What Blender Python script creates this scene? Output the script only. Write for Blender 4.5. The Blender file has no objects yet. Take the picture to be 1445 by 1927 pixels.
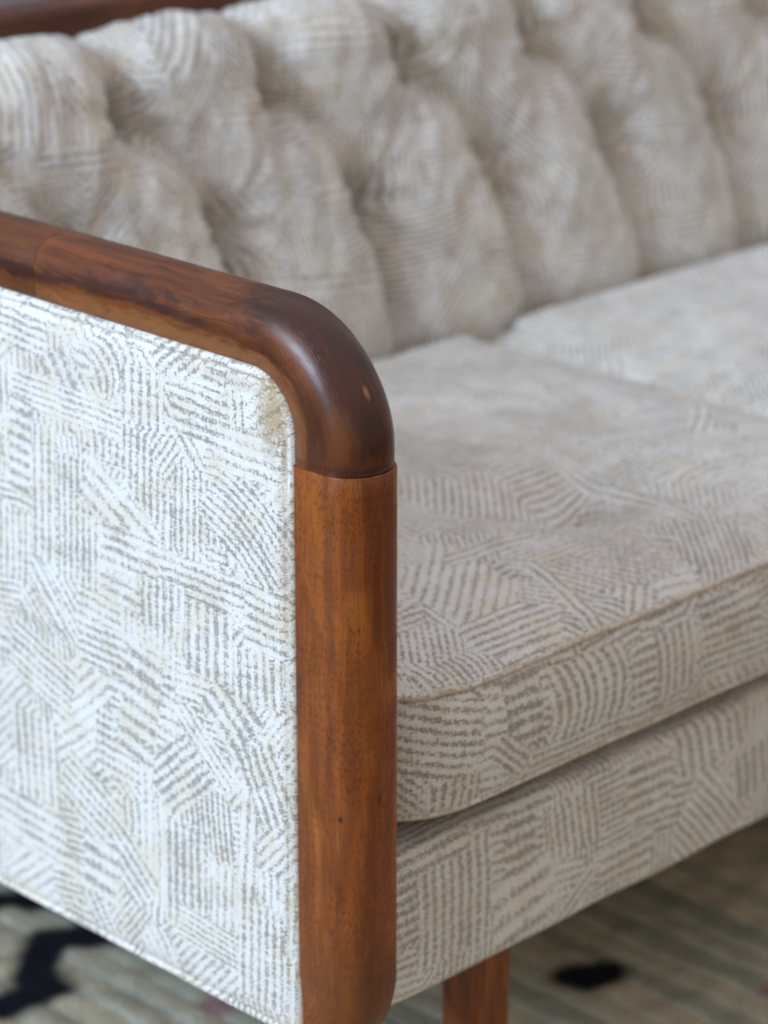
import bpy, bmesh, math, random
import numpy as np
from mathutils import Vector, Matrix, noise as mnoise
random.seed(7)
S = bpy.context.scene
COL = S.collection
R = math.radians

# ------------------------------------------------------------------ camera
G = 0.07                                     # floor is z = 0; the sofa frame's own zero sits G above it
cam_d = bpy.data.cameras.new('camera'); cam = bpy.data.objects.new('camera', cam_d); COL.objects.link(cam)
S.camera = cam
cam.location = (-1.15152, -1.18583, 1.07587 + G)
cam.rotation_euler = (R(90 - 20.1), 0, R(-45))
cam_d.sensor_fit = 'VERTICAL'; cam_d.sensor_height = 36.0; cam_d.sensor_width = 27.0
cam_d.lens = 36.0 * 5374 / 1927
cam_d.clip_start = 0.05; cam_d.clip_end = 50
cam_d.dof.use_dof = True; cam_d.dof.focus_distance = 1.735; cam_d.dof.aperture_fstop = 5.0

# ------------------------------------------------------------------ world and lamps
W = bpy.data.worlds.new('World'); S.world = W; W.use_nodes = True
bg = W.node_tree.nodes['Background']; bg.inputs[0].default_value = (1.0, 0.93, 0.86, 1); bg.inputs[1].default_value = 0.50
_w = W.node_tree; _tc = _w.nodes.new('ShaderNodeTexCoord'); _sx = _w.nodes.new('ShaderNodeSeparateXYZ'); _mr = _w.nodes.new('ShaderNodeMapRange')
_w.links.new(_tc.outputs['Generated'], _sx.inputs[0]); _w.links.new(_sx.outputs[2], _mr.inputs[0])   # pale ceiling, dimmer room
_mr.inputs[1].default_value = -0.4; _mr.inputs[2].default_value = 0.9; _mr.inputs[3].default_value = 0.27; _mr.inputs[4].default_value = 0.85
_w.links.new(_mr.outputs[0], bg.inputs[1])
_cr = _w.nodes.new('ShaderNodeValToRGB'); _mc = _w.nodes.new('ShaderNodeMapRange'); _mc.inputs[1].default_value = -0.2; _mc.inputs[2].default_value = 0.75
_w.links.new(_sx.outputs[2], _mc.inputs[0]); _w.links.new(_mc.outputs[0], _cr.inputs[0]); _w.links.new(_cr.outputs[0], bg.inputs[0])
_cr.color_ramp.elements[0].color = (1.0, 0.79, 0.62, 1); _cr.color_ramp.elements[1].color = (0.88, 0.91, 1.02, 1)
def area(name, loc, target, sx, sy, power, color):
    l = bpy.data.lights.new(name, 'AREA'); l.shape = 'RECTANGLE'; l.size = sx; l.size_y = sy
    l.energy = power; l.color = color
    o = bpy.data.objects.new(name, l); COL.objects.link(o); o.location = loc
    o.rotation_euler = (Vector(target) - Vector(loc)).to_track_quat('-Z', 'Y').to_euler()
    return o
area('window_light', (-3.1, 0.70, 2.05), (0.1, 0.2, 0.45), 1.2, 1.4, 170, (0.55, 0.75, 1.0))
S.view_settings.view_transform = 'Standard'; S.view_settings.look = 'None'
S.view_settings.exposure = 0.08; S.view_settings.gamma = 1
S.render.engine = 'CYCLES'
S.cycles.max_bounces = 6; S.cycles.diffuse_bounces = 4

# ------------------------------------------------------------------ node helpers
class NT:
    def __init__(s, nt): s.nt = nt
    def n(s, t, ins=None, **kw):
        nd = s.nt.nodes.new(t)
        for k, v in kw.items(): setattr(nd, k, v)
        for k, v in (ins or {}).items(): s.put(nd.inputs[k], v)
        return nd
    def put(s, sock, v):
        if isinstance(v, bpy.types.NodeSocket): s.nt.links.new(v, sock)
        elif isinstance(v, bpy.types.Node): s.nt.links.new(v.outputs[0], sock)
        else: sock.default_value = v
    def m(s, op, a, b=0.0, c=0.0, clamp=False):
        nd = s.nt.nodes.new('ShaderNodeMath'); nd.operation = op; nd.use_clamp = clamp
        for i, v in enumerate((a, b, c)): s.put(nd.inputs[i], v)
        return nd.outputs[0]
    def vm(s, op, a, b=None, sc=None):
        nd = s.nt.nodes.new('ShaderNodeVectorMath'); nd.operation = op
        s.put(nd.inputs[0], a)
        if b is not None: s.put(nd.inputs[1], b)
        if sc is not None: s.put(nd.inputs['Scale'], sc)
        return nd.outputs['Value'] if op in ('LENGTH', 'DISTANCE', 'DOT_PRODUCT') else nd.outputs[0]
    def mr(s, v, a, b, c=0.0, d=1.0, smooth=True):
        nd = s.nt.nodes.new('ShaderNodeMapRange'); nd.clamp = True
        if smooth: nd.interpolation_type = 'SMOOTHSTEP'
        for i, q in enumerate((v, a, b, c, d)): s.put(nd.inputs[i], q)
        return nd.outputs[0]
    def noise(s, vec, scale, detail=2.0, rough=0.5, dist=0.0):
        nd = s.n('ShaderNodeTexNoise', {'Vector': vec, 'Scale': scale, 'Detail': detail, 'Roughness': rough, 'Distortion': dist})
        return nd
    def map(s, vec, loc=(0,0,0), rot=0.0, sc=(1,1,1), kind='POINT'):
        nd = s.n('ShaderNodeMapping', {'Vector': vec, 'Location': loc, 'Rotation': (0,0,rot), 'Scale': sc}, vector_type=kind)
        return nd.outputs[0]
    def mix(s, f, a, b):
        nd = s.nt.nodes.new('ShaderNodeMix'); nd.data_type = 'RGBA'
        s.put(nd.inputs[0], f); s.put(nd.inputs[6], a); s.put(nd.inputs[7], b)
        return nd.outputs[2]
    def mixf(s, f, a, b):
        nd = s.nt.nodes.new('ShaderNodeMix'); nd.data_type = 'FLOAT'
        s.put(nd.inputs[0], f); s.put(nd.inputs[2], a); s.put(nd.inputs[3], b)
        return nd.outputs[0]
def newmat(name):
    m = bpy.data.materials.new(name); m.use_nodes = True
    t = NT(m.node_tree); p = m.node_tree.nodes['Principled BSDF']
    return m, t, p
def rgb(r, g, b): return (r, g, b, 1.0)

# ------------------------------------------------------------------ woven fabric with brushed hatching
def hatch_layer(t, P, seed, cell, jit, period, angs, wob):
    """patches of parallel brush strokes, one direction per Voronoi cell; returns (stroke 0..1, cell random)"""
    Pm = t.map(P, loc=(seed*1.37, seed*0.71, 0))
    vo = t.n('ShaderNodeTexVoronoi', {'Vector': t.vm('ADD', Pm, wob), 'Scale': 1.0/cell, 'Randomness': jit},
             voronoi_dimensions='2D', distance='CHEBYCHEV')
    sp = t.n('ShaderNodeSeparateColor', {0: vo.outputs['Color']})
    r, g, b = sp.outputs
    ramp = t.n('ShaderNodeValToRGB', {0: r})
    cr = ramp.color_ramp; cr.interpolation = 'CONSTANT'
    while len(cr.elements) < len(angs): cr.elements.new(0.5)
    for i, a in enumerate(angs):
        cr.elements[i].position = i/len(angs); v = (a % math.pi)/math.pi
        cr.elements[i].color = (v, v, v, 1)
    ang = t.m('MULTIPLY_ADD', ramp.outputs[0], math.pi, t.m('MULTIPLY', t.m('SUBTRACT', g, 0.5), 0.25))
    rel = t.vm('SUBTRACT', Pm, t.vm('SCALE', vo.outputs['Position'], sc=1.0))
    s2 = t.n('ShaderNodeSeparateXYZ', {0: rel})
    x, y = s2.outputs[0], s2.outputs[1]
    c, s_ = t.m('COSINE', ang), t.m('SINE', ang)
    across = t.m('ADD', t.m('MULTIPLY', x, s_), t.m('MULTIPLY', y, c))
    along = t.m('SUBTRACT', t.m('MULTIPLY', x, c), t.m('MULTIPLY', y, s_))
    curve = t.m('MULTIPLY', t.m('MULTIPLY', along, along), t.m('MULTIPLY', t.m('SUBTRACT', b, 0.5), 2.5))
    ww = t.m('MULTIPLY', t.n('ShaderNodeSeparateXYZ', {0: wob}).outputs[0], 0.2)
    per = t.m('MULTIPLY_ADD', g, -0.35*2*math.pi/period, 2*math.pi/period*1.1)
    irr = t.m('MULTIPLY', t.m('SUBTRACT', t.noise(Pm, 95, 1.0).outputs[0], 0.5), 1.7)
    st = t.m('SINE', t.m('MULTIPLY_ADD', t.m('ADD', t.m('ADD', across, curve), ww), per, irr))
    return st, r, g, b, across, along

def fabric(name, patches=(), seed=0.0, stain=False, cell=0.052, tone=1.0, fill=0.0, loaded=2.8):
    m, t, p = newmat(name)
    uv = t.n('ShaderNodeUVMap', uv_map='UVMap').outputs[0]
    P = t.map(uv, loc=(seed*0.31, seed*0.17, 0))
    nz = t.noise(P, 60, 2.0)
    wob = t.vm('SCALE', t.vm('SUBTRACT', nz.outputs['Color'], (0.5, 0.5, 0.5)), sc=0.0055)
    nf = t.noise(P, 560, 2.0, 0.6)             # ragged stroke edges
    fine = t.m('SUBTRACT', nf.outputs[0], 0.5)
    dry = t.m('SUBTRACT', t.noise(P, 190, 2.0).outputs[0], 0.5)
    H, V, D1, D2 = 0.0, math.pi/2, math.pi/4, -math.pi/4
    a1, r1, g1, b1, ac1, al1 = hatch_layer(t, P, 1+seed, cell, 0.85, 0.0056, [H, V, D1, H, V, D2], wob)
    a2, r2, g2, b2, ac2, al2 = hatch_layer(t, P, 4+seed, cell*1.25, 1.0, 0.0062, [V, D1, H, D2, V], wob)
    bias1 = t.m('MULTIPLY_ADD', b1, 0.9, -0.10)
    bias2 = t.m('MULTIPLY_ADD', g2, 0.8, -0.05)
    v1 = t.m('MULTIPLY_ADD', t.m('SINE', t.m('MULTIPLY_ADD', al1, 2*math.pi/0.0062, t.m('MULTIPLY', dry, 9.0))), 0.42, t.m('ADD', a1, bias1)); v2 = t.m('ADD', a2, bias2)
    use2 = t.m('GREATER_THAN', b2, 0.52)
    val = t.mixf(use2, v1, v2)
    # single long strokes crossing everything
    a3, r3, g3, b3, ac3, al3 = hatch_layer(t, P, 9+seed, cell*1.5, 0.9, 0.0068, [H, V, D1, V, H, D2], wob)
    long_ = t.mr(t.m('ABSOLUTE', ac3), 0.0105, 0.0088)
    use3 = t.m('MULTIPLY', long_, t.m('GREATER_THAN', g3, 0.55))
    val = t.mixf(use3, val, t.m('ADD', a3, 0.35))
    # the larger patches one can recognise
    pxy = t.n('ShaderNodeSeparateXYZ', {0: t.vm('ADD', uv, t.vm('SCALE', wob, sc=0.5))})
    wv = t.m('MULTIPLY', t.n('ShaderNodeSeparateXYZ', {0: wob}).outputs[1], 150.0)
    wv = t.m('MULTIPLY_ADD', dry, 1.3, wv)
    for (px, py, ang, hw, hh, per, bias, bend) in patches:
        q = t.map(t.n('ShaderNodeCombineXYZ', {0: pxy.outputs[0], 1: pxy.outputs[1], 2: val}), loc=(px, py, 0), rot=ang, sc=(hw, hh, 1), kind='TEXTURE')
        sx = t.n('ShaderNodeSeparateXYZ', {0: q})
        qx, qy = sx.outputs[0], sx.outputs[1]
        edge = t.m('MAXIMUM', t.m('ABSOLUTE', qx), t.m('ABSOLUTE', qy))
        msk = t.mr(t.m('MULTIPLY_ADD', fine, 0.22, edge), 1.02, 0.94)
        if bend: qy = t.m('MULTIPLY_ADD', t.m('MULTIPLY', qx, qx), bend, qy)
        st = t.m('SINE', t.m('ADD', t.m('MULTIPLY', qy, hh*2*math.pi/(per*1.18)), wv))
        brk = t.m('SINE', t.m('MULTIPLY_ADD', qx, hw*2*math.pi/0.0071, t.m('MULTIPLY_ADD', dry, 9.0, t.m('MULTIPLY', qy, 3.0))))
        val = t.mixf(msk, val, t.m('MULTIPLY_ADD', brk, 0.36, t.m('ADD', st, bias)))
    sw = t.vm('ADD', uv, t.vm('SCALE', wob, sc=0.06))
    sws = t.n('ShaderNodeSeparateXYZ', {0: sw})
    wx = t.m('SINE', t.m('MULTIPLY', sws.outputs[0], 2*math.pi/0.0019))
    wy = t.m('SINE', t.m('MULTIPLY', sws.outputs[1], 2*math.pi/0.0017))
    weave = t.m('MULTIPLY', wx, wy)
    speck = t.m('ADD', weave, t.m('MULTIPLY', fine, 3.0))
    # loaded and dry brush: some strokes run together, some break off
    load = t.m('SUBTRACT', t.noise(P, 42, 4.0, 0.65).outputs[0], 0.47)
    val = t.m('MULTIPLY_ADD', load, loaded, val)
    thx = t.m('SINE', t.m('MULTIPLY', sws.outputs[0], 2*math.pi/0.0031)); thy = t.m('SINE', t.m('MULTIPLY', sws.outputs[1], 2*math.pi/0.0027))
    val = t.m('MULTIPLY_ADD', t.m('ADD', thx, thy), 0.24, val)
    val = t.m('MULTIPLY_ADD', speck, 0.62, val)
    val = t.m('MULTIPLY_ADD', fine, 4.6, val)
    val = t.m('MULTIPLY_ADD', dry, 2.6, val)
    ink = t.mr(val, -0.95 - fill, 0.75 - fill)
    # weave: over-under yarns, about 1.3 mm
    ground = t.mix(t.mr(speck, -0.2, 0.9), rgb(0.30, 0.262, 0.222), rgb(0.48, 0.435, 0.38))
    yarn = t.mix(t.mr(t.noise(P, 34, 3.0).outputs[0], 0.46, 0.62), rgb(0.81, 0.772, 0.705), rgb(0.78, 0.71, 0.59))
    yarn = t.mix(t.mr(speck, -1.3, -0.35, 1, 0), yarn, rgb(0.62, 0.56, 0.49))
    col = t.mix(ink, ground, yarn)
    # yellowed threads
    thr = t.noise(t.map(P, sc=(60, 700, 1)), 1.0, 2.0).outputs[0]
    col = t.mix(t.mr(thr, 0.60, 0.70, 0, 0.45), col, rgb(0.62, 0.50, 0.33))
    thr = t.noise(t.map(P, loc=(4, 2, 0), sc=(620, 40, 1)), 1.0, 2.0).outputs[0]
    col = t.mix(t.mr(thr, 0.58, 0.68, 0, 0.40), col, rgb(0.66, 0.54, 0.37))
    # handling soil, uneven
    soil = t.mr(t.noise(P, 7, 4.0, 0.6).outputs[0], 0.52, 0.72, 0, 0.22)
    col = t.mix(soil, col, rgb(0.50, 0.42, 0.32))
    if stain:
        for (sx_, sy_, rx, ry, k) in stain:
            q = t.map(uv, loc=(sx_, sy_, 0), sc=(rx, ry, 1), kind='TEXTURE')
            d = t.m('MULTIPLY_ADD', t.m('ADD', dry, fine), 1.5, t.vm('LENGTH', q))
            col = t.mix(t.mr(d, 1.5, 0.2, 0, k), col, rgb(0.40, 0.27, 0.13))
    if tone != 1.0:
        col = t.vm('MULTIPLY', col, (tone, tone, tone))
    t.put(p.inputs['Base Color'], col)
    p.inputs['Roughness'].default_value = 0.9
    p.inputs['Specular IOR Level'].default_value = 0.2
    if 'Sheen Weight' in p.inputs: p.inputs['Sheen Weight'].default_value = 0.15
    h = t.m('ADD', t.m('MULTIPLY', ink, 0.6), t.m('MULTIPLY', speck, 0.25))
    bp = t.n('ShaderNodeBump', {'Strength': 0.7, 'Distance': 0.0010, 'Height': h})
    t.put(p.inputs['Normal'], bp)
    return m

# ------------------------------------------------------------------ oiled mahogany
def wood(name, base, dark, light, rough=0.38, blotch=0.5, figure=0.0, coat=0.25, spots=(), pores=1.0, seed=0.0):
    m, t, p = newmat(name)
    uv = t.n('ShaderNodeUVMap', uv_map='UVMap').outputs[0]          # u along the grain, v across, in metres
    P = t.map(uv, loc=(seed, seed*0.6, 0))
    if figure:
        wob = t.vm('SCALE', t.vm('SUBTRACT', t.noise(P, 16, 2.0).outputs['Color'], (0.5,0.5,0.5)), sc=figure)
        P = t.vm('ADD', P, wob)
    g1 = t.noise(t.map(P, sc=(5, 85, 1)), 1.0, 4.0, 0.6, 0.4).outputs[0]
    g2 = t.noise(t.map(P, sc=(24, 500, 1)), 1.0, 3.0, 0.6).outputs[0]
    big = t.noise(t.map(P, sc=(9, 22, 1)), 1.0, 3.0, 0.55, 0.6).outputs[0]
    col = t.mix(t.mr(g1, 0.34, 0.66), dark, base)
    col = t.mix(t.mr(big, 0.48, 0.66, 0, 0.8), col, light)
    col = t.mix(t.mr(g2, 0.48, 0.68, 0, 0.5), col, dark)
    bl = t.noise(t.map(P, loc=(3.3, 1.7, 0), sc=(14, 26, 1)), 1.0, 5.0, 0.65, 0.8).outputs[0]
    col = t.mix(t.mr(bl, 0.56, 0.68, 0, blotch), col, rgb(dark[0]*0.22, dark[1]*0.22, dark[2]*0.25))
    # open pores: short dark dashes along the grain
    vo = t.n('ShaderNodeTexVoronoi', {'Vector': t.map(t.vm('ADD', P, t.vm('SCALE', t.noise(P, 55, 2.0).outputs['Color'], sc=0.010)), sc=(150, 1250, 1)), 'Scale': 1.0, 'Randomness': 1.0}, voronoi_dimensions='2D')
    pr = t.m('MULTIPLY', t.mr(vo.outputs['Distance'], 0.30, 0.16), t.m('GREATER_THAN', t.n('ShaderNodeSeparateColor', {0: vo.outputs['Color']}).outputs[0], t.mr(t.noise(t.map(P, sc=(12, 60, 1)), 1.0, 2.0).outputs[0], 0.35, 0.65, 0.25, 0.9)))
    col = t.mix(t.m('MULTIPLY', pr, 0.75*pores), col, rgb(0.035, 0.010, 0.004))
    for (sx, sy, rx, ry, rot, c, k) in spots:
        q = t.map(uv, loc=(sx, sy, 0), rot=rot, sc=(rx, ry, 1), kind='TEXTURE')
        d = t.m('MULTIPLY_ADD', t.m('SUBTRACT', t.noise(t.map(uv, sc=(0.35, 1, 1)), 190, 4.0, 0.65).outputs[0], 0.5), 2.2, t.vm('LENGTH', q))
        col = t.mix(t.mr(d, 1.3, 0.25, 0, k), col, c)
    t.put(p.inputs['Base Color'], col)
    rr = t.mr(t.noise(P, 45, 4.0).outputs[0], 0.3, 0.7, rough*0.75, rough*1.35)
    t.put(p.inputs['Roughness'], rr)
    p.inputs['Specular IOR Level'].default_value = 0.35
    p.inputs['Coat Weight'].default_value = coat*0.5; p.inputs['Coat Roughness'].default_value = 0.28
    h = t.m('SUBTRACT', t.m('MULTIPLY', g2, 0.25), t.m('MULTIPLY', pr, 0.9*pores))
    bp = t.n('ShaderNodeBump', {'Strength': 0.35, 'Distance': 0.0004, 'Height': h})
    t.put(p.inputs['Normal'], bp)
    return m

# ------------------------------------------------------------------ mesh helpers
def link(name, verts, faces, mat, parent=None, uvs=None, smooth=True):
    me = bpy.data.meshes.new(name); me.from_pydata([tuple(v) for v in verts], [], faces)
    if uvs is not None:
        ul = me.uv_layers.new(name='UVMap')
        li = np.zeros(len(me.loops), dtype=np.int32); me.loops.foreach_get('vertex_index', li)
        a = np.asarray(uvs, dtype=np.float32)
        if len(a) == len(verts): ul.data.foreach_set('uv', a[li].ravel())
        else: ul.data.foreach_set('uv', a.ravel())
    me.materials.append(mat)
    if smooth: me.shade_smooth()
    me.validate()
    o = bpy.data.objects.new(name, me); COL.objects.link(o)
    if parent: o.parent = parent
    return o
def grid_faces(nu, nv, close=False, flip=False):
    f = []
    for i in range(nu-1):
        for j in range(nv if close else nv-1):
            a = i*nv+j; b = i*nv+(j+1) % nv; c = (i+1)*nv+(j+1) % nv; d = (i+1)*nv+j
            f.append((a, d, c, b) if flip else (a, b, c, d))
    return f
def rbox(name, lo, hi, r, mat, parent=None, seg=3, grain=2):
    """bevelled box with metre UVs; grain = axis that u follows"""
    bm = bmesh.new(); bmesh.ops.create_cube(bm, size=1)
    for v in bm.verts:
        v.co = Vector([lo[k] + (v.co[k]+0.5)*(hi[k]-lo[k]) for k in range(3)])
    bmesh.ops.bevel(bm, geom=bm.edges[:], offset=r, segments=seg, profile=0.5, affect='EDGES')
    ul = bm.loops.layers.uv.new('UVMap')
    oth = [k for k in range(3) if k != grain]
    for f in bm.faces:
        n = f.normal; ax = max(range(3), key=lambda k: abs(n[k]))
        for l in f.loops:
            c = l.vert.co
            o_ = [k for k in range(3) if k != ax]
            if ax == grain: u, v = c[oth[0]], c[oth[1]]
            else:
                k2 = [k for k in o_ if k != grain][0]; u, v = c[grain], c[k2] + 0.37*ax
            l[ul].uv = (u, v)
    me = bpy.data.meshes.new(name); bm.to_mesh(me); bm.free(); me.materials.append(mat); me.shade_smooth()
    me.set_sharp_from_angle(angle=R(50))
    o = bpy.data.objects.new(name, me); COL.objects.link(o)
    if parent: o.parent = parent
    return o

# ------------------------------------------------------------------ materials
MAH = rgb(0.285, 0.071, 0.009); MAH_D = rgb(0.155, 0.036, 0.006); MAH_L = rgb(0.36, 0.105, 0.015)
m_post = wood('mahogany_post', MAH, MAH_D, MAH_L, 0.40, 0.30, 0.012, 0.15, pores=1.0, spots=[
    (0.145, 0.052, 0.0030, 0.0018, 0.0, rgb(0.02, 0.006, 0.003), 0.9), (0.157, 0.078, 0.0035, 0.0015, 0.0, rgb(0.02, 0.006, 0.003), 0.8),
    (0.02, 0.06, 0.05, 0.05, 0.0, rgb(0.10, 0.030, 0.006), 0.6), (0.405, 0.06, 0.012, 0.05, 0.0, rgb(0.17, 0.045, 0.008), 0.5),
    (0.399, 0.050, 0.0016, 0.03, 0.05, rgb(0.06, 0.02, 0.008), 0.8), (0.130, 0.050, 0.012, 0.0010, 0.0, rgb(0.36, 0.14, 0.04), 0.4), (0.10, 0.07, 0.06, 0.006, 0.0, rgb(0.11, 0.028, 0.006), 0.6), (0.30, 0.045, 0.07, 0.005, 0.0, rgb(0.12, 0.03, 0.006), 0.5),
    (0.23, 0.065, 0.05, 0.010, 0.1, rgb(0.14, 0.036, 0.006), 0.5)])
DK = rgb(0.035, 0.010, 0.006)
m_corner = wood('mahogany_corner', rgb(0.175, 0.044, 0.008), rgb(0.075, 0.019, 0.005), rgb(0.20, 0.060, 0.010), 0.36, 0.55, 0.012, 0.35, pores=0.45, seed=1.3, spots=[
    (0.035, 0.065, 0.060, 0.060, 0.0, rgb(0.050, 0.012, 0.004), 0.75), (0.075, 0.085, 0.045, 0.035, 0.3, rgb(0.035, 0.009, 0.004), 0.7),
    (0.150, 0.038, 0.045, 0.006, 0.05, DK, 0.85), (0.215, 0.042, 0.050, 0.008, -0.08, DK, 0.8), (0.275, 0.036, 0.035, 0.007, 0.0, DK, 0.85),
    (0.185, 0.052, 0.020, 0.006, 0.3, DK, 0.6), (0.17, 0.022, 0.16, 0.009, 0.0, rgb(0.30, 0.115, 0.035), 0.6),
    (0.040, 0.020, 0.05, 0.008, 0.0, rgb(0.22, 0.075, 0.022), 0.5),
    (0.033, 0.079, 0.0026, 0.0022, 0.0, rgb(0.36, 0.16, 0.05), 0.9), (0.055, 0.045, 0.02, 0.012, 0.4, rgb(0.20, 0.055, 0.012), 0.5), (0.075, 0.060, 0.016, 0.010, 0.2, rgb(0.03, 0.008, 0.004), 0.7), (0.022, 0.075, 0.010, 0.016, 0.2, rgb(0.03, 0.008, 0.004), 0.6), (0.004, 0.06, 0.0022, 0.05, 0.0, rgb(0.04, 0.012, 0.005), 0.6), (0.02, 0.055, 0.012, 0.010, 0.2, rgb(0.17, 0.05, 0.010), 0.5), (0.045, 0.09, 0.012, 0.008, 0.0, rgb(0.02, 0.006, 0.003), 0.6)])
m_rail = wood('mahogany_rail', rgb(0.155, 0.044, 0.009), rgb(0.085, 0.023, 0.006), rgb(0.20, 0.062, 0.012), 0.34, 0.35, 0.012, 0.3, pores=0.6, seed=2.1, spots=[
    (0.515, 0.036, 0.04, 0.009, 0.0, DK, 0.85), (0.58, 0.035, 0.05, 0.008, 0.0, DK, 0.85)])
m_leg = wood('mahogany_leg', rgb(0.24, 0.062, 0.010), rgb(0.14, 0.034, 0.007), rgb(0.36, 0.11, 0.02), 0.42, 0.3, seed=3.7)
m_back_rail = wood('mahogany_back_rail', rgb(0.12, 0.036, 0.014), rgb(0.06, 0.016, 0.008), rgb(0.16, 0.05, 0.018), 0.4, 0.4, seed=5.2)

# recognisable hatched patches, in metres on each cloth: centre u, v, direction, half length, half width, stroke spacing, bias, bend
P_PANEL = [(-0.2765, 0.5364, -0.0811, 0.0255, 0.0149, 0.005, 0.3, 0.0), (-0.1844, 0.5342, -0.9999, 0.0205, 0.0238, 0.0068, 0.2, 0.5), (-0.1549, 0.5174, -1.6152, 0.0198, 0.0207, 0.0069, 0.3, 0.0), (-0.1013, 0.5183, -0.0548, 0.0276, 0.0182, 0.0061, 0.1, 0.0), (-0.0652, 0.5161, -1.548, 0.025, 0.0086, 0.0057, 0.6, 0.0), (-0.2371, 0.5145, -0.9941, 0.0163, 0.0193, 0.0097, 0.1, 0.0), (-0.2353, 0.494, -0.0249, 0.0582, 0.0132, 0.0044, 0.6, 0.0), (-0.261, 0.4251, -1.6356, 0.0486, 0.0131, 0.0065, 0.4, 0.0), (-0.225, 0.4135, -1.6283, 0.0462, 0.0221, 0.0055, 0.1, 0.0), (-0.1831, 0.4307, -0.5075, 0.0392, 0.0186, 0.0093, 0.5, 0.0), (-0.1121, 0.4487, -1.606, 0.031, 0.0153, 0.0051, 0.2, 0.0), (-0.056, 0.453, -0.5965, 0.0409, 0.0286, 0.0052, 0.0, 0.2), (-0.1736, 0.4042, -0.0134, 0.0297, 0.017, 0.0068, 0.3, 0.0), (-0.0979, 0.4057, 0.0003, 0.046, 0.0111, 0.0055, 0.2, 0.0), (-0.1452, 0.3735, -1.612, 0.0171, 0.0184, 0.0061, 0.1, 0.0), (-0.1885, 0.3277, -0.0039, 0.0414, 0.0167, 0.0056, 0.1, 0.0), (-0.2729, 0.2914, -0.3234, 0.0364, 0.0228, 0.0057, 0.2, 0.0), (-0.0768, 0.3192, -0.7125, 0.0231, 0.0232, 0.0093, -0.1, 0.0), (-0.0412, 0.3944, -0.0559, 0.0209, 0.0223, 0.0064, 0.3, 0.0), (-0.1206, 0.2656, 0.721, 0.0402, 0.0215, 0.0062, -0.1, 0.0), (-0.101, 0.2878, -0.6968, 0.0332, 0.0108, 0.0054, 0.5, 0.0), (-0.1252, 0.1842, -1.5933, 0.0403, 0.0221, 0.0063, -0.1, 0.0), (-0.1044, 0.1463, -0.0725, 0.0309, 0.0141, 0.004, 0.2, 0.0), (-0.0515, 0.1544, -1.5925, 0.0379, 0.022, 0.0063, 0.1, 0.0), (-0.1629, 0.2124, -1.5953, 0.0585, 0.0067, 0.0067, 0.9, 0.0), (-0.1843, 0.1732, -0.7102, 0.0286, 0.0207, 0.0069, 0.1, 0.0), (-0.2832, 0.2207, -1.5515, 0.0348, 0.0256, 0.0073, 0.3, 0.0), (-0.2903, 0.1677, -0.0523, 0.0393, 0.0192, 0.0077, 0.4, 0.0), (-0.2149, 0.1599, -0.0792, 0.0187, 0.0261, 0.0104, 0.0, 0.0), (-0.0538, 0.5017, -0.0283, 0.0352, 0.017, 0.0068, 0.7, 0.0), (-0.0494, 0.3518, -1.5243, 0.0181, 0.0264, 0.0066, 0.2, 0.0), (-0.0959, 0.3635, -1.6022, 0.0262, 0.0229, 0.0076, 0.2, 0.0), (-0.296, 0.3796, -1.6419, 0.028, 0.0175, 0.0058, 0.2, 0.0), (-0.2851, 0.4521, -0.0902, 0.0115, 0.0352, 0.0078, 0.1, 0.0), (-0.2254, 0.2077, -0.426, 0.0309, 0.0223, 0.0064, 0.3, 0.0), (-0.1674, 0.2982, -0.1953, 0.0193, 0.0417, 0.0104, 0.1, 0.0), (-0.0422, 0.2797, -1.139, 0.0287, 0.021, 0.007, -0.1, 0.0)]
P_BASE = [(0.1004, 0.6192, -1.5769, 0.0422, 0.0365, 0.0073, 0.2, 0.0), (0.0531, 0.6303, 0.0338, 0.0121, 0.0264, 0.0066, -0.1, 0.0), (0.0791, 0.6653, 0.0551, 0.0382, 0.016, 0.008, 0.1, 0.0), (0.166, 0.6238, 0.0145, 0.0163, 0.042, 0.0093, -0.2, 0.0), (0.3702, 0.6651, -0.0006, 0.0401, 0.0273, 0.0061, 0.4, 0.0), (0.3752, 0.6526, -1.4321, 0.0204, 0.0412, 0.0092, 0.3, 0.0), (0.3035, 0.635, -0.0464, 0.0253, 0.0252, 0.0084, 0.2, 0.0), (0.2224, 0.6345, -1.4707, 0.0216, 0.0263, 0.0066, 0.2, 0.0), (0.1697, 0.5917, 0.1762, 0.0305, 0.0296, 0.0148, 0.6, 0.0), (0.2807, 0.5866, 0.002, 0.0295, 0.0175, 0.0087, 0.3, 0.0), (0.4285, 0.6112, -1.4133, 0.0188, 0.0297, 0.0085, -0.1, 0.0), (0.1626, 0.6758, -0.0433, 0.0404, 0.017, 0.0085, 0.3, 0.0)]
P_CUSH = [(3.17, 0.3512, -1.5744, 0.0338, 0.0413, 0.0083, 0.3, 0.3), (3.0208, 0.3669, -0.2763, 0.0404, 0.0283, 0.0063, 0.2, 0.0), (3.1034, 0.3684, 0.0016, 0.0184, 0.0339, 0.0085, -0.2, 0.0), (3.2324, 0.3482, 0.0184, 0.0187, 0.0312, 0.0069, 0.1, 0.0), (3.042, 0.3224, -1.5576, 0.0117, 0.0205, 0.0059, 0.1, 0.0), (3.1624, 0.3191, -0.0239, 0.0498, 0.0112, 0.0056, 0.3, 0.0), (3.2633, 0.3529, -1.4926, 0.0252, 0.0229, 0.0076, 0.3, 0.0), (3.325, 0.3699, 0.0199, 0.0336, 0.0181, 0.0072, 0.1, 0.0), (3.3318, 0.3388, -0.0277, 0.0386, 0.0145, 0.0058, 0.3, 0.0), (3.0911, 0.3352, -0.6848, 0.0207, 0.011, 0.0055, 0.0, 0.0)]
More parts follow.
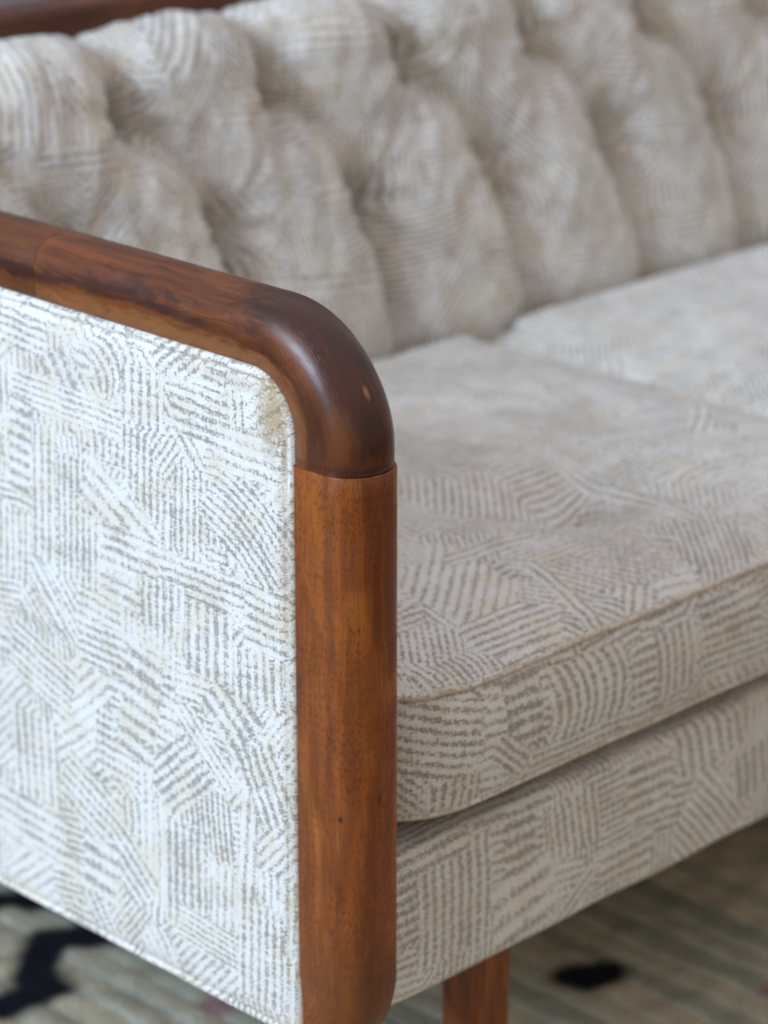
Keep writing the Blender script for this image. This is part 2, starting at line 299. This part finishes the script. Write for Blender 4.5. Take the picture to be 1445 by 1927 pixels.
m_panel = fabric('hatched_fabric_panel', P_PANEL, 0.0, fill=0.30, loaded=4.2,
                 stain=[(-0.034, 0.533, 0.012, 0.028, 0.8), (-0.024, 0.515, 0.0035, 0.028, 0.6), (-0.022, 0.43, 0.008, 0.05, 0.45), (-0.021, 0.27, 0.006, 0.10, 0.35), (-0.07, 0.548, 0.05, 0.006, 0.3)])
m_seat = fabric('hatched_fabric_seat', P_CUSH, 3.0, fill=0.1, cell=0.055)
m_base = fabric('hatched_fabric_base', P_BASE, 5.0, fill=0.05, cell=0.055)
m_back = fabric('hatched_fabric_back', (), 8.0, cell=0.055)

# ------------------------------------------------------------------ sofa
sofa = bpy.data.objects.new('sofa', None); COL.objects.link(sofa); sofa.location = (0, 0, 0)
sofa['label'] = 'sofa with rounded mahogany arm frame, button-tufted back and cream brush-hatched upholstery'
sofa['category'] = 'sofa'

A, B, E_, PW = 0.0265, 0.028, 0.0212, 2.25
YP = 0.0164; ZT = 0.56 + G; RIN = 0.040; ZB = 0.100 + G
YEND = 0.70; XR = 2.02                       # right arm centre line
def section(n=28):
    pts = [(-A+0.0065, -0.010), (-A+0.0065, -0.0008), (-A+0.0008, -0.0008), (-A, 0.0004)]
    for k in range(n+1):
        th = math.pi - math.pi*k/n
        c, s_ = math.cos(th), math.sin(th)
        pts.append((math.copysign(abs(c)**(2/PW), c)*A, E_ + abs(s_)**(2/PW)*B))
    pts += [(A, 0.0004), (A-0.0008, -0.0008), (A-0.0065, -0.0008), (A-0.0065, -0.010)]
    return pts
SEC = section()
def arc_pts(cy, cz, r, a0, a1, n):
    return [(cy + r*math.cos(a0+(a1-a0)*k/n), cz + r*math.sin(a0+(a1-a0)*k/n)) for k in range(n+1)]
def sweep(name, path, mat, parent, x0=0.0, grow=0.0, uoff=0.0, cap=True, mirror=1, soft=0.0):
    """path: list of ((y, z), (ny, nz)) ; the section stands on the path with its outside along n"""
    verts, uvs = [], []; L = 0; prev = None
    nS = len(SEC)
    vlen = [0]
    for a, b in zip(SEC, SEC[1:]): vlen.append(vlen[-1] + math.dist(a, b))
    total = len(path)
    for i, ((y, z), (ny, nz)) in enumerate(path):
        if prev: L += math.dist((y, z), prev)
        prev = (y, z)
        g = grow
        fl = 1 - (0.17*math.sin(math.pi/2*min(1, max(0, nz)))**1.3 if nz > 0 else 0)      # the rail is flatter than the post is deep
        for j, (sx, sn) in enumerate(SEC):
            k = 1.0
            fx = 1 - 0.14*max(0.0, -nz)**0.6 if nz < 0 else 1.0
            verts.append((x0 + mirror*(sx*(1+g/A)*fx), y + ny*(sn*fl+g*(sn > 0.02)), z + nz*(sn*fl+g*(sn > 0.02))))
            uvs.append((L+uoff, vlen[j]))
    faces = grid_faces(total, nS, flip=(mirror < 0))
    if cap:
        faces.append(tuple(range(nS))[::-1] if mirror > 0 else tuple(range(nS)))
        last = [(total-1)*nS+k for k in range(nS)]
        faces.append(tuple(last) if mirror > 0 else tuple(last[::-1]))
    o = link(name, verts, faces, mat, parent, uvs)
    o.data.set_sharp_from_angle(angle=R(40))
    return o
ZJ = 0.5035 + G                                # joint between post and corner block
YJ = 0.2665                                     # joint between corner block and rail
def arm(x0, mirror=1):
    # post: from its rounded foot up to the joint
    foot = [((YP+0.014 - 0.014*math.cos(a), ZB+0.050 - 0.014*math.sin(a)), (-math.cos(a), -math.sin(a))) for a in [R(78)*k/12 for k in range(12, 0, -1)]]
    path = foot + [((YP, z), (-1, 0)) for z in np.linspace(ZB+0.050, ZJ-0.0012, 30)] + [((YP+0.0010, ZJ), (-1, 0))]
    sweep('front_post', path, m_post, sofa, x0, 0.0006, mirror=mirror)
    cy, cz = YP+RIN, ZT-RIN
    path = [((YP+0.0007, ZJ), (-1, 0))] + [((YP, z), (-1, 0)) for z in np.linspace(ZJ+0.001, cz, 6)[:-1]]
    path += [((y, z), ((y-cy)/RIN, (z-cz)/RIN)) for y, z in arc_pts(cy, cz, RIN, math.pi, math.pi/2, 28)]
    path += [((y, ZT), (0, 1)) for y in np.linspace(cy, YJ-0.0004, 26)[1:]]
    sweep('corner_block', path, m_corner, sofa, x0, -0.0008, mirror=mirror)
    path = [((y, ZT), (0, 1)) for y in np.linspace(YJ, YEND, 26)]
    sweep('arm_rail', path, m_rail, sofa, x0, -0.0008, uoff=0.5, mirror=mirror)
    # upholstered side panel
    out = []
    def outline(ins):
        r = RIN - ins; cy_, cz_ = YP+RIN, ZT-RIN
        pts = [(YP+ins, ZB+ins + (cz_-ZB-ins)*k/40) for k in range(40)]
        pts += arc_pts(cy_, cz_, r, math.pi, math.pi/2, 14)
        pts += [(cy_ + (YEND-cy_)*k/50, ZT-ins) for k in range(1, 51)]
        pts += [(YEND, ZT-ins - (ZT-ZB-2*ins)*k/20) for k in range(1, 21)]
        pts += [(YEND - (YEND-YP-ins)*k/50, ZB+ins) for k in range(1, 50)]
        return pts
    rings = [(0.0005, A-0.012), (0.0010, A-0.003), (0.0020, A+0.0002), (0.0040, A+0.0014), (0.0060, A+0.0008), (0.0072, A-0.0012),
             (0.0086, A+0.0010), (0.0115, A+0.0020), (0.016, A+0.0024), (0.024, A+0.0026)]
    verts, uvs = [], []; n = None
    for sgn in (-1, 1):
        for ins, xx in rings:
            for (y, z) in outline(ins):
                q = mnoise.noise(Vector((y*110, z*110, sgn*3)))*0.0009
                verts.append((x0 + mirror*sgn*(xx + q), y, z)); uvs.append((-y, z-G))
    n = len(outline(0)); nr = len(rings); faces = []
    for s in range(2):
        o_ = s*nr*n
        fl = (s == 0) != (mirror < 0)
        for i in range(nr-1):
            for j in range(n):
                a, b, c, d = o_+i*n+j, o_+i*n+(j+1) % n, o_+(i+1)*n+(j+1) % n, o_+(i+1)*n+j
                faces.append((a, d, c, b) if not fl else (a, b, c, d))
        last = [o_+(nr-1)*n+k for k in range(n)]
        faces.append(tuple(last) if fl else tuple(last[::-1]))
    pn = link('side_panel', verts, faces, m_panel, sofa, uvs)
    # top-stitching in the groove
    verts, faces, uvs = [], [], []
    pts = outline(0.0072); acc = 0; step = 0.0042
    nst = 40 + 14 + 50
    pos = 0.0
    seg = [(Vector(pts[k]), Vector(pts[k+1])) for k in range(nst)]
    for a, b in seg:
        l = (b-a).length; d = (b-a)/l
        while pos < l:
            c = a + d*pos
            b0 = len(verts); hl, hw = 0.0014, 0.00045
            nrm = Vector((-d.y, d.x)); jit = random.uniform(-0.0001, 0.0001)
            for (tt, ww, xx) in ((-1, 0, 0), (-.7, 1, .2), (-.7, -1, .2), (-.6, 0, 1), (.7, 1, .2), (.7, -1, .2), (.6, 0, 1), (1, 0, 0)):
                q = c + d*tt*hl + nrm*(ww*hw + jit)
                verts.append((x0 - mirror*(A - 0.0011 + xx*0.0009), q.x, q.y)); uvs.append((-q.x, q.y))
            for f in ((0, 1, 3), (0, 3, 2), (1, 4, 6, 3), (3, 6, 5, 2), (4, 7, 6), (6, 7, 5)):
                faces.append(tuple(b0+k for k in f))
            pos += step
        pos -= l
    st = link('stitching', verts, faces, m_thread, pn, uvs)
    st['kind'] = 'stuff'
    return pn

m_thread, t_, p_ = newmat('sewing_thread')
t_.put(p_.inputs['Base Color'], t_.mix(t_.noise(t_.n('ShaderNodeUVMap', uv_map='UVMap').outputs[0], 300).outputs[0], rgb(0.60, 0.55, 0.48), rgb(0.36, 0.33, 0.30)))
p_.inputs['Roughness'].default_value = 0.8
arm(0.0, 1)
arm(XR, -1)

# seat base: padded front rail
def rounded_profile(y0, z0, z1, r, depth):
    """from the underside, round the bottom front edge, up the face, over the top edge"""
    pts = [(y0+depth, z0)] + [(y0+depth - (depth-r)*k/6, z0) for k in range(1, 6)]
    pts += arc_pts(y0+r, z0+r, r, -math.pi/2, -math.pi, 7)
    pts += [(y0 - 0.0035*math.sin(math.pi*k/12), z0+r + (z1-z0-2*r)*k/12) for k in range(1, 12)]
    r2 = r*1.0
    pts += arc_pts(y0+r2, z1-r2, r2, math.pi, math.pi/2, 8)
    pts += [(y0+r + (depth-r)*k/8, z1) for k in range(1, 9)]
    return pts
prof = rounded_profile(0.001, 0.102+G, 0.214+G, 0.010, 0.56)
xs = np.linspace(A-0.002, XR-A+0.002, 160)
verts, uvs = [], []
for x in xs:
    L = 0; pv = prof[0]
    for (y, z) in prof:
        L += math.dist((y, z), pv); pv = (y, z)
        w = mnoise.noise(Vector((x*14, y*9, z*18)))*0.0016
        verts.append((x, y + (w if y < 0.02 else 0), z + (w if z < 0.12+G and y < .3 else 0)*0.6)); uvs.append((x, L))
link('seat_base', verts, grid_faces(len(xs), len(prof), flip=True), m_base, sofa, uvs)

# legs and the rails they hang from
def leg(x, y):
    w, d = 0.046, 0.030
    verts, uvs, faces = [], [], []
    rings = [(0.0, 0.90), (0.004, 0.94), (0.06, 0.96), (ZB+0.004, 1.0)]
    base = []
    rr = 0.005
    for cx_, cy_, a0 in ((w/2-rr, -d/2+rr, -90), (w/2-rr, d/2-rr, 0), (-w/2+rr, d/2-rr, 90), (-w/2+rr, -d/2+rr, 180)):
        for k in range(4):
            a = R(a0+30*k); base.append((cx_+rr*math.cos(a), cy_+rr*math.sin(a)))
    n = len(base)
    for z, s in rings:
        L = 0
        for k, (bx, by) in enumerate(base):
            L += math.dist(base[k], base[k-1])
            verts.append((x+bx*s, y+by*s, z)); uvs.append((z, L))
    faces = grid_faces(len(rings), n, close=True)
    faces.append(tuple(range(n))[::-1]); faces.append(tuple((len(rings)-1)*n+k for k in range(n)))
    o = link('leg', verts, faces, m_leg, sofa, uvs); o.data.set_sharp_from_angle(angle=R(50))
    return o
leg(0.184, 0.056); leg(XR-0.184, 0.056); leg(0.184, 0.60); leg(XR-0.184, 0.60)

# tufted back: a padded sheet over a leaning frame
BO = Vector((0, 0.530, 0.330+G)); bv = Vector((0, 0.10, 0.33)).normalized(); bn = Vector((0, -bv.z, bv.y))
SP = 0.165; X0 = 0.34; VT = 0.253; VM = 0.142
btn = []
for k in range(-3, 12):
    btn.append((X0+SP*k, VT)); btn.append((X0+SP*k+0.083, VM))
nx = 620
s_list = list(np.linspace(-0.09, 0.276, 150)) 
RT = 0.042
n_arc = 34
xs = np.linspace(0.028, XR-0.028, nx)
def crease_field(X, Vv):
    """how deep each point is pulled in by the folds (0..1), and the way to the nearest button"""
    g = np.zeros(X.shape); db = np.full(X.shape, 9.0); ang = np.zeros(X.shape)
    def seg(ax, ay, bx, by, a0, a1, w, sag=0.0, dip=0.0):
        nonlocal g
        vx, vy = bx-ax, by-ay; l2 = vx*vx+vy*vy
        tt = np.clip(((X-ax)*vx+(Vv-ay)*vy)/l2, 0, 1)
        ox = sag*np.sin(np.pi*tt)
        q = np.hypot(X-ax-tt*vx-ox, Vv-ay-tt*vy)
        side = (X-ax-tt*vx-ox) > 0                 # cloth is pulled over from the left: steep on one side, sloping on the other
        q = np.where(side, q/1.35, q/0.95)
        ww = w*(0.75+0.5*tt)
        g = np.maximum(g, (a0+(a1-a0)*tt - dip*np.sin(np.pi*tt))*(0.66*np.exp(-(q/(ww*0.42))**1.2) + 0.34*np.exp(-(q/(ww*1.3))**1.6)))
    rs = random.Random(3)
    for k in range(-3, 12):
        tx = X0+SP*k; mx = tx+0.083; j = rs.uniform(-0.006, 0.006)
        seg(tx, VT, mx, VM, 1.0, 0.9, 0.024, 0.010, 0.28)
        seg(mx, VM, tx+SP, VT, 0.5, 0.10, 0.022, -0.004, 0.12)
        seg(tx, VT, tx-0.012+j, 0.325, 1.0, 0.30, 0.026, 0.003); seg(tx-0.012+j, 0.325, tx-0.016+j, 0.5, 0.30, 0.12, 0.026)
        seg(mx, VM, mx+0.008-j, 0.0, 1.0, 0.75, 0.024, 0.002); seg(mx+0.008-j, 0.0, mx+0.008, -0.12, 0.75, 0.75, 0.024)
    for bx, by in btn:
        q = np.hypot(X-bx, (Vv-by)*0.55); m_ = q < db
        ang = np.where(m_, np.arctan2(Vv-by, X-bx), ang); db = np.minimum(db, q)
    return g, db, ang
sv = s_list + [0.276 + RT*(2.6)*k/n_arc for k in range(1, n_arc+1)]
sv = np.array(sv)
XX, VV = np.meshgrid(xs, sv, indexing='ij')
d, db, an = crease_field(XX, VV)
H = 0.017 - 0.047*d
H -= 0.036*np.exp(-(db/0.0145)**2) + 0.008*np.exp(-(db/0.03)**2)
H += 0.0045*np.sin(an*8+XX*40)*np.exp(-db/0.036)*(1-np.exp(-(db/0.012)**2))
H -= 0.012*np.exp(-((VV+0.01)/0.02)**2)
verts, uvs = [], []
for i, x in enumerate(xs):
    for j, s in enumerate(sv):
        if s <= 0.276:
            P = BO + bv*s; N = bn
        else:
            a = (s-0.276)/RT
            c = BO + bv*0.276 - bn*RT
            N = bn*math.cos(a) + bv*math.sin(a); P = c + N*RT
        h = H[i, j] + 0.0042*mnoise.noise(Vector((x*20+s*6, s*15, 1))) + 0.0022*(0.5-abs(mnoise.noise(Vector((x*26-s*14, s*10+x*9, 8)))))*2 + 0.0012*mnoise.noise(Vector((x*70, s*45, 5)))
        P = P + N*h
        verts.append((x, P.y, P.z)); uvs.append((x, s + 0.25*h))
back = link('backrest', verts, grid_faces(nx, len(sv), flip=True), m_back, sofa, uvs)

# covered buttons sunk in the pits
bproto = None
for bx_, bv_ in btn:
    if not (0.05 < bx_ < XR-0.05): continue
    i = int(np.argmin(abs(xs-bx_))); j = int(np.argmin(abs(sv-bv_)))
    P = Vector(back.data.vertices[i*len(sv)+j].co)
    if bproto is None:
        vv, uu = [], []
        for a in range(7):
            ph = math.pi/2*a/6
            for k in range(16):
                th = 2*math.pi*k/16; rr_ = 0.0068*math.sin(ph)+0.00002
                vv.append((rr_*math.cos(th), rr_*math.sin(th), 0.0045*math.cos(ph))); uu.append((vv[-1][0], vv[-1][1]))
        bproto = link('button', vv, grid_faces(7, 16, close=True), m_back, back, uu); bo = bproto
    else:
        bo = bproto.copy(); COL.objects.link(bo); bo.parent = back
    bo.location = P - bn*0.0005; bo.rotation_euler = bn.to_track_quat('Z', 'Y').to_euler()

# back frame: top rail and board behind the padding
rbox('back_rail', (-0.026, 0.665, 0.600+G), (XR+0.026, 0.700, 0.660+G), 0.010, m_back_rail, sofa, 4, 0)
m_board, t_, p_ = newmat('plain_backing_cloth')
t_.put(p_.inputs['Base Color'], t_.mix(t_.noise(t_.n('ShaderNodeUVMap', uv_map='UVMap').outputs[0], 200).outputs[0], rgb(0.30, 0.27, 0.24), rgb(0.42, 0.39, 0.35)))
rbox('back_board', (0.03, 0.672, 0.110+G), (XR-0.03, 0.694, 0.598+G), 0.004, m_board, sofa, 2, 0)

# ------------------------------------------------------------------ loose seat cushion
CX0, CX1, CY0, CY1 = 0.034, 0.682, -0.006, 0.520
CR = 0.070; ZS = 0.3225+G; ZB2 = 0.2255+G
dimples = [(0.365, 0.135), (0.365, 0.375), (0.16, 0.26), (0.56, 0.26)]
def top_z(x, y, dd):
    db_ = (CY1-y)*3.0; z = ZS + 0.008*math.exp(-(((x-CX0-0.324)/0.26)**2 + ((y-0.27)/0.2)**2)) + 0.034*(1-math.exp(-(min(dd, 9) if dd < CY1-y-1e-6 else min(x-CX0, CX1-x, y-CY0, db_))/0.055)) + 0.0025*math.exp(-((dd-0.012)/0.008)**2) + 0.0010*mnoise.noise(Vector((x*75, y*75, 4)))*math.exp(-dd/0.025)
    for i, (dx, dy) in enumerate(dimples):
        r = math.hypot(x-dx, (y-dy)*1.15)
        z -= (0.020 - 0.010*(i > 0))*math.exp(-(r/0.055)**2) + (0.006 - 0.003*(i > 0))*math.exp(-(r/0.016)**2)
    for (ax, ay), (bx, by) in zip([dimples[0], dimples[0], dimples[1], dimples[1]], [dimples[2], dimples[3], dimples[2], dimples[3]]):
        vx, vy = bx-ax, by-ay; t = max(0, min(1, ((x-ax)*vx+(y-ay)*vy)/(vx*vx+vy*vy)))
        r = math.hypot(x-ax-t*vx, y-ay-t*vy); z -= 0.006*math.exp(-(r/0.030)**2)
    z += 0.003*mnoise.noise(Vector((x*9, y*9, 3))) + 0.0012*mnoise.noise(Vector((x*30, y*30, 7)))
    return z
def dens(a, b, n, e=0.06):
    """denser sampling close to both ends"""
    inner = np.linspace(a+e, b-e, n); k = 22
    return list(a + e*(np.linspace(0, 1, k)[:-1])) + list(inner) + list(b - e + e*np.linspace(0, 1, k)[1:])
gx = dens(CX0, CX1, 90); gy = dens(CY0, CY1, 70)
def rr_map(x, y):
    CR_ = CR if y < 0.25 else 0.030
    qx = min(max(x, CX0+CR_), CX1-CR_); qy = min(max(y, CY0+CR_), CY1-CR_)
    ox, oy = x-qx, y-qy; n = math.hypot(ox, oy)
    if n > 1e-9:
        s = max(abs(ox), abs(oy))/n; ox *= s; oy *= s
    return qx+ox, qy+oy
verts, uvs = [], []
for x in gx:
    for y in gy:
        dd = min(x-CX0, CX1-x, y-CY0, CY1-y); mx, my = rr_map(x, y)
        verts.append((mx, my, top_z(mx, my, dd))); uvs.append((mx, my))
NY = len(gy); NX = len(gx)
faces = grid_faces(NX, NY, flip=True)
# boundary loop, counter-clockwise from the front left
loop = [i*NY for i in range(NX)] + [(NX-1)*NY+j for j in range(1, NY)] + [i*NY+NY-1 for i in range(NX-2, -1, -1)] + [j for j in range(NY-2, 0, -1)]
nl = len(loop)
bl = [Vector(verts[k]) for k in loop]
acc = [0]
for k in range(1, nl+1): acc.append(acc[-1] + (bl[k % nl]-bl[k-1]).length)
nor = []
for k in range(nl):
    tdir = (bl[(k+1) % nl]-bl[k-1]); tdir.z = 0; tdir.normalize(); nor.append(Vector((tdir.y, -tdir.x, 0)))
nrow = 22
base_i = len(verts)
side_uv = {}
rings = []
for r_ in range(1, nrow+1):
    tt = r_/nrow
    off = 0.010*math.sin(math.pi*min(1, tt*1.05))**0.7 - 0.022*max(0, (tt-0.80)/0.20)**2
    row = []
    for k in range(nl):
        z = bl[k].z + (ZB2-bl[k].z)*tt
        w = 0.0018*mnoise.noise(Vector((acc[k]*18, tt*2.2, 2)))
        w += 0.0016*mnoise.noise(Vector((acc[k]*70, 0.4, 6)))*math.exp(-tt/0.25)*min(1, tt/0.08)
        q = bl[k] + nor[k]*(off+w); q.z = z
        verts.append(tuple(q)); row.append(len(verts)-1); uvs.append((acc[k]+3.0, z))
    rings.append(row)
verts_top = len(faces)
prev = loop
for row in rings:
    for k in range(nl):
        a, b, c, d_ = prev[k], prev[(k+1) % nl], row[(k+1) % nl], row[k]
        faces.append((a, d_, c, b))
    prev = row
faces.append(tuple(prev[::-1]))
# per-loop UVs so that the boxing gets its own piece of cloth
vuv = uvs; lu = []
loopset = {v: k for k, v in enumerate(loop)}
for fi, f in enumerate(faces):
    side = fi >= verts_top
    ks = []
    for v in f:
        if side and v in loopset: ks.append((acc[loopset[v]]+3.0, verts[v][2]))
        else: ks.append(vuv[v])
    if side:                                   # the wrap-around quad
        us = [q[0] for q in ks]
        if max(us)-min(us) > 1 and len(f) == 4: ks = [(q[0]+acc[-1] if q[0] < 4 else q[0], q[1]) for q in ks]
    lu += ks
cushion = link('seat_cushion', verts, faces, m_seat, None, lu)
cushion['label'] = 'cream hatched seat cushion right beside the wooden arm post, its front corner in view'
cushion['category'] = 'cushion'; cushion['group'] = 'loose seat cushions on the sofa'
m_welt, t, p = newmat('worn_welt_cloth')
uvn = t.n('ShaderNodeUVMap', uv_map='UVMap').outputs[0]
wv_ = t.m('SINE', t.m('MULTIPLY', t.m('ADD', t.n('ShaderNodeSeparateXYZ', {0: uvn}).outputs[0], t.m('MULTIPLY', t.noise(uvn, 300, 2.0).outputs[0], 0.002)), 2*math.pi/0.0034))
c1 = t.mix(t.mr(t.noise(uvn, 420, 3.0).outputs[0], 0.40, 0.56), rgb(0.40, 0.33, 0.26), rgb(0.76, 0.70, 0.62))
c1 = t.mix(t.mr(t.noise(t.map(uvn, sc=(22, 22, 1)), 1.0, 3.0).outputs[0], 0.42, 0.64, 0, 0.6), c1, rgb(0.56, 0.42, 0.25))
t.put(p.inputs['Base Color'], c1); p.inputs['Roughness'].default_value = 0.9; p.inputs['Specular IOR Level'].default_value = 0.2
t.put(p.inputs['Normal'], t.n('ShaderNodeBump', {'Strength': 0.6, 'Distance': 0.0006, 'Height': t.noise(uvn, 500, 2.0).outputs[0]}))
def tube(name, pts, r, mat, parent, closed=True, n=7):
    verts, uvs = [], []; L = 0; m = len(pts)
    for k, p in enumerate(pts):
        tdir = (pts[(k+1) % m]-pts[k-1]).normalized(); s = tdir.cross(Vector((0, 0, 1))).normalized(); u = s.cross(tdir)
        if k: L += (p-pts[k-1]).length
        for j in range(n):
            a = 2*math.pi*j/n; q = p + s*math.cos(a)*r + u*math.sin(a)*r
            verts.append(tuple(q)); uvs.append((L+7, r*a))
    faces = grid_faces(m, n, close=True, flip=True)
    for j in range(n): faces.append(((m-1)*n+j, j, (j+1) % n, (m-1)*n+(j+1) % n)[::-1])
    return link(name, verts, faces, mat, parent, uvs)
tube('seam_piping', [bl[k] + nor[k]*0.0012 + Vector((0, 0, 0.0006)) for k in range(nl)], 0.0028, m_welt, cushion)
tube('seam_piping', [Vector(verts[rings[int(nrow*0.86)][k]]) + nor[k]*0.0005 for k in range(nl)], 0.0022, m_welt, cushion)

for k_, lab in ((1, 'second cream hatched seat cushion from the arm post, below the tufted back at right'),
                (2, 'third cream hatched seat cushion from the arm post, at the far end of the sofa')):
    c2 = cushion.copy(); COL.objects.link(c2); c2.location.x = k_*(CX1-CX0+0.003); c2['label'] = lab
    for ch in cushion.children:
        d2 = ch.copy(); COL.objects.link(d2); d2.parent = c2

# ------------------------------------------------------------------ rug
m_rug, t, p = newmat('knotted_wool')
vc = t.n('ShaderNodeVertexColor', layer_name='dye').outputs[0]
geo = t.n('ShaderNodeTexCoord').outputs['Object']
fz = t.noise(t.map(geo, sc=(420, 120, 300)), 1.0, 3.0, 0.6).outputs[0]
col = t.mix(t.mr(fz, 0.3, 0.7, 0, 0.45), vc, t.vm('MULTIPLY', vc, (0.55, 0.55, 0.55)))
t.put(p.inputs['Base Color'], col); p.inputs['Roughness'].default_value = 0.95; p.inputs['Specular IOR Level'].default_value = 0.1
t.put(p.inputs['Normal'], t.n('ShaderNodeBump', {'Strength': 0.7, 'Distance': 0.003, 'Height': fz}))
rx = np.linspace(-0.75, 2.3, 520); ry = np.linspace(-0.7, 1.1, 330)
lines = [[(-.06, .64), (.03, .585), (.148, .578), (.20, .535), (.27, .56)],
         [(-.10, .50), (-.02, .455), (.038, .433), (.085, .432), (.105, .465), (.140, .492), (.185, .470), (.24, .42), (.30, .43)],
         [(.398, .146), (.418, .136)], [(.95, .30), (1.02, .26), (1.10, .28)], [(.70, -.25), (.78, -.29), (.86, -.27)], [(-.45, -.2), (-.38, -.26), (-.30, -.24)]]
wid = [.024, .025, .026, .014, .012, .012]
pinks = [(.150, .300, .020), (.476, .004, .018), (1.3, .1, .03), (-.3, .1, .03)]
RXX, RYY = np.meshgrid(rx, ry, indexing='ij')
jx = np.array([[mnoise.noise(Vector((x*38, y*38, 0))) for y in ry] for x in rx])
jy = np.array([[mnoise.noise(Vector((x*12, y*5, 9))) for y in ry] for x in rx])
row_ = (RXX + 0.006*jy)/0.029
fr = row_ - np.floor(row_)
idx = np.floor(row_).astype(int)
rs = np.random.RandomState(4); tones = rs.rand(400)
tone = tones[idx % 400]
ridge = np.abs(np.sin(np.pi*fr))
Z = 0.011 + 0.0018*ridge**0.6 + 0.0034*jx
cream = np.array([0.52, 0.42, 0.28]); sage = np.array([0.25, 0.25, 0.185]); pale = np.array([0.60, 0.60, 0.50])
lines = [[(x-.016, y-.016) for x, y in l] for l in lines]
c_ = sage + (cream-sage)*np.clip(tone*0.8+0.25*jy+0.15, 0, 1)[..., None]
edge = np.clip((0.16-np.minimum(fr, 1-fr))/0.10, 0, 1)*(0.35+0.65*tones[(idx*7) % 400])
c_ = c_ + (pale-c_)*(edge*0.75)[..., None]
blk = np.zeros(RXX.shape)
for l, w in zip(lines, wid):
    for (ax, ay), (bx, by) in zip(l, l[1:]):
        vx, vy = bx-ax, by-ay
        tt = np.clip(((RXX-ax)*vx+(RYY-ay)*vy)/(vx*vx+vy*vy), 0, 1)
        q = np.hypot(RXX-ax-tt*vx, RYY-ay-tt*vy) + 0.009*jx
        blk = np.maximum(blk, np.clip((w+0.003-q)/0.014, 0, 1))
for (ax, ay, w) in pinks:
    k = np.clip((w-np.hypot(RXX-ax, RYY-ay)-0.004*jx)/0.008, 0, 1)[..., None]
    c_ = c_*(1-0.7*k) + np.array([0.30, 0.12, 0.13])*0.7*k
c_ = c_*(1-blk[..., None]) + np.array([0.008, 0.009, 0.013])*blk[..., None]
verts = np.stack([RXX, RYY, Z], -1).reshape(-1, 3)
rug = link('rug', verts, grid_faces(len(rx), len(ry), flip=True), m_rug)
ca = rug.data.color_attributes.new('dye', 'FLOAT_COLOR', 'POINT')
ca.data.foreach_set('color', np.concatenate([c_.reshape(-1, 3), np.ones((c_.shape[0]*c_.shape[1], 1))], 1).astype(np.float32).ravel())
rug['label'] = 'shaggy sage and cream wool rug with black zigzag lines under the sofa'; rug['category'] = 'rug'

# ------------------------------------------------------------------ floor and wall
m_floor = wood('floor_boards', rgb(0.20, 0.12, 0.06), rgb(0.11, 0.06, 0.03), rgb(0.26, 0.16, 0.08), 0.5, 0.2, seed=9)
fl = link('floor', [(-4, -3, 0), (5, -3, 0), (5, 2.7, 0), (-4, 2.7, 0)], [(0, 1, 2, 3)], m_floor, None, [(-4, -3), (5, -3), (5, 1.6), (-4, 1.6)])
fl['kind'] = 'structure'
m_wall, t, p = newmat('painted_plaster')
nz = t.noise(t.n('ShaderNodeTexCoord').outputs['Object'], 3, 3).outputs[0]
t.put(p.inputs['Base Color'], t.mix(nz, rgb(0.40, 0.37, 0.40), rgb(0.46, 0.43, 0.45))); p.inputs['Roughness'].default_value = 0.85
t.put(p.inputs['Normal'], t.n('ShaderNodeBump', {'Strength': 0.2, 'Distance': 0.002, 'Height': t.noise(t.n('ShaderNodeTexCoord').outputs['Object'], 90, 3).outputs[0]}))
wl = rbox('wall', (-4, 2.6, 0.0), (5, 2.75, 2.7), 0.002, m_wall, None, 1, 0)
wl['kind'] = 'structure'
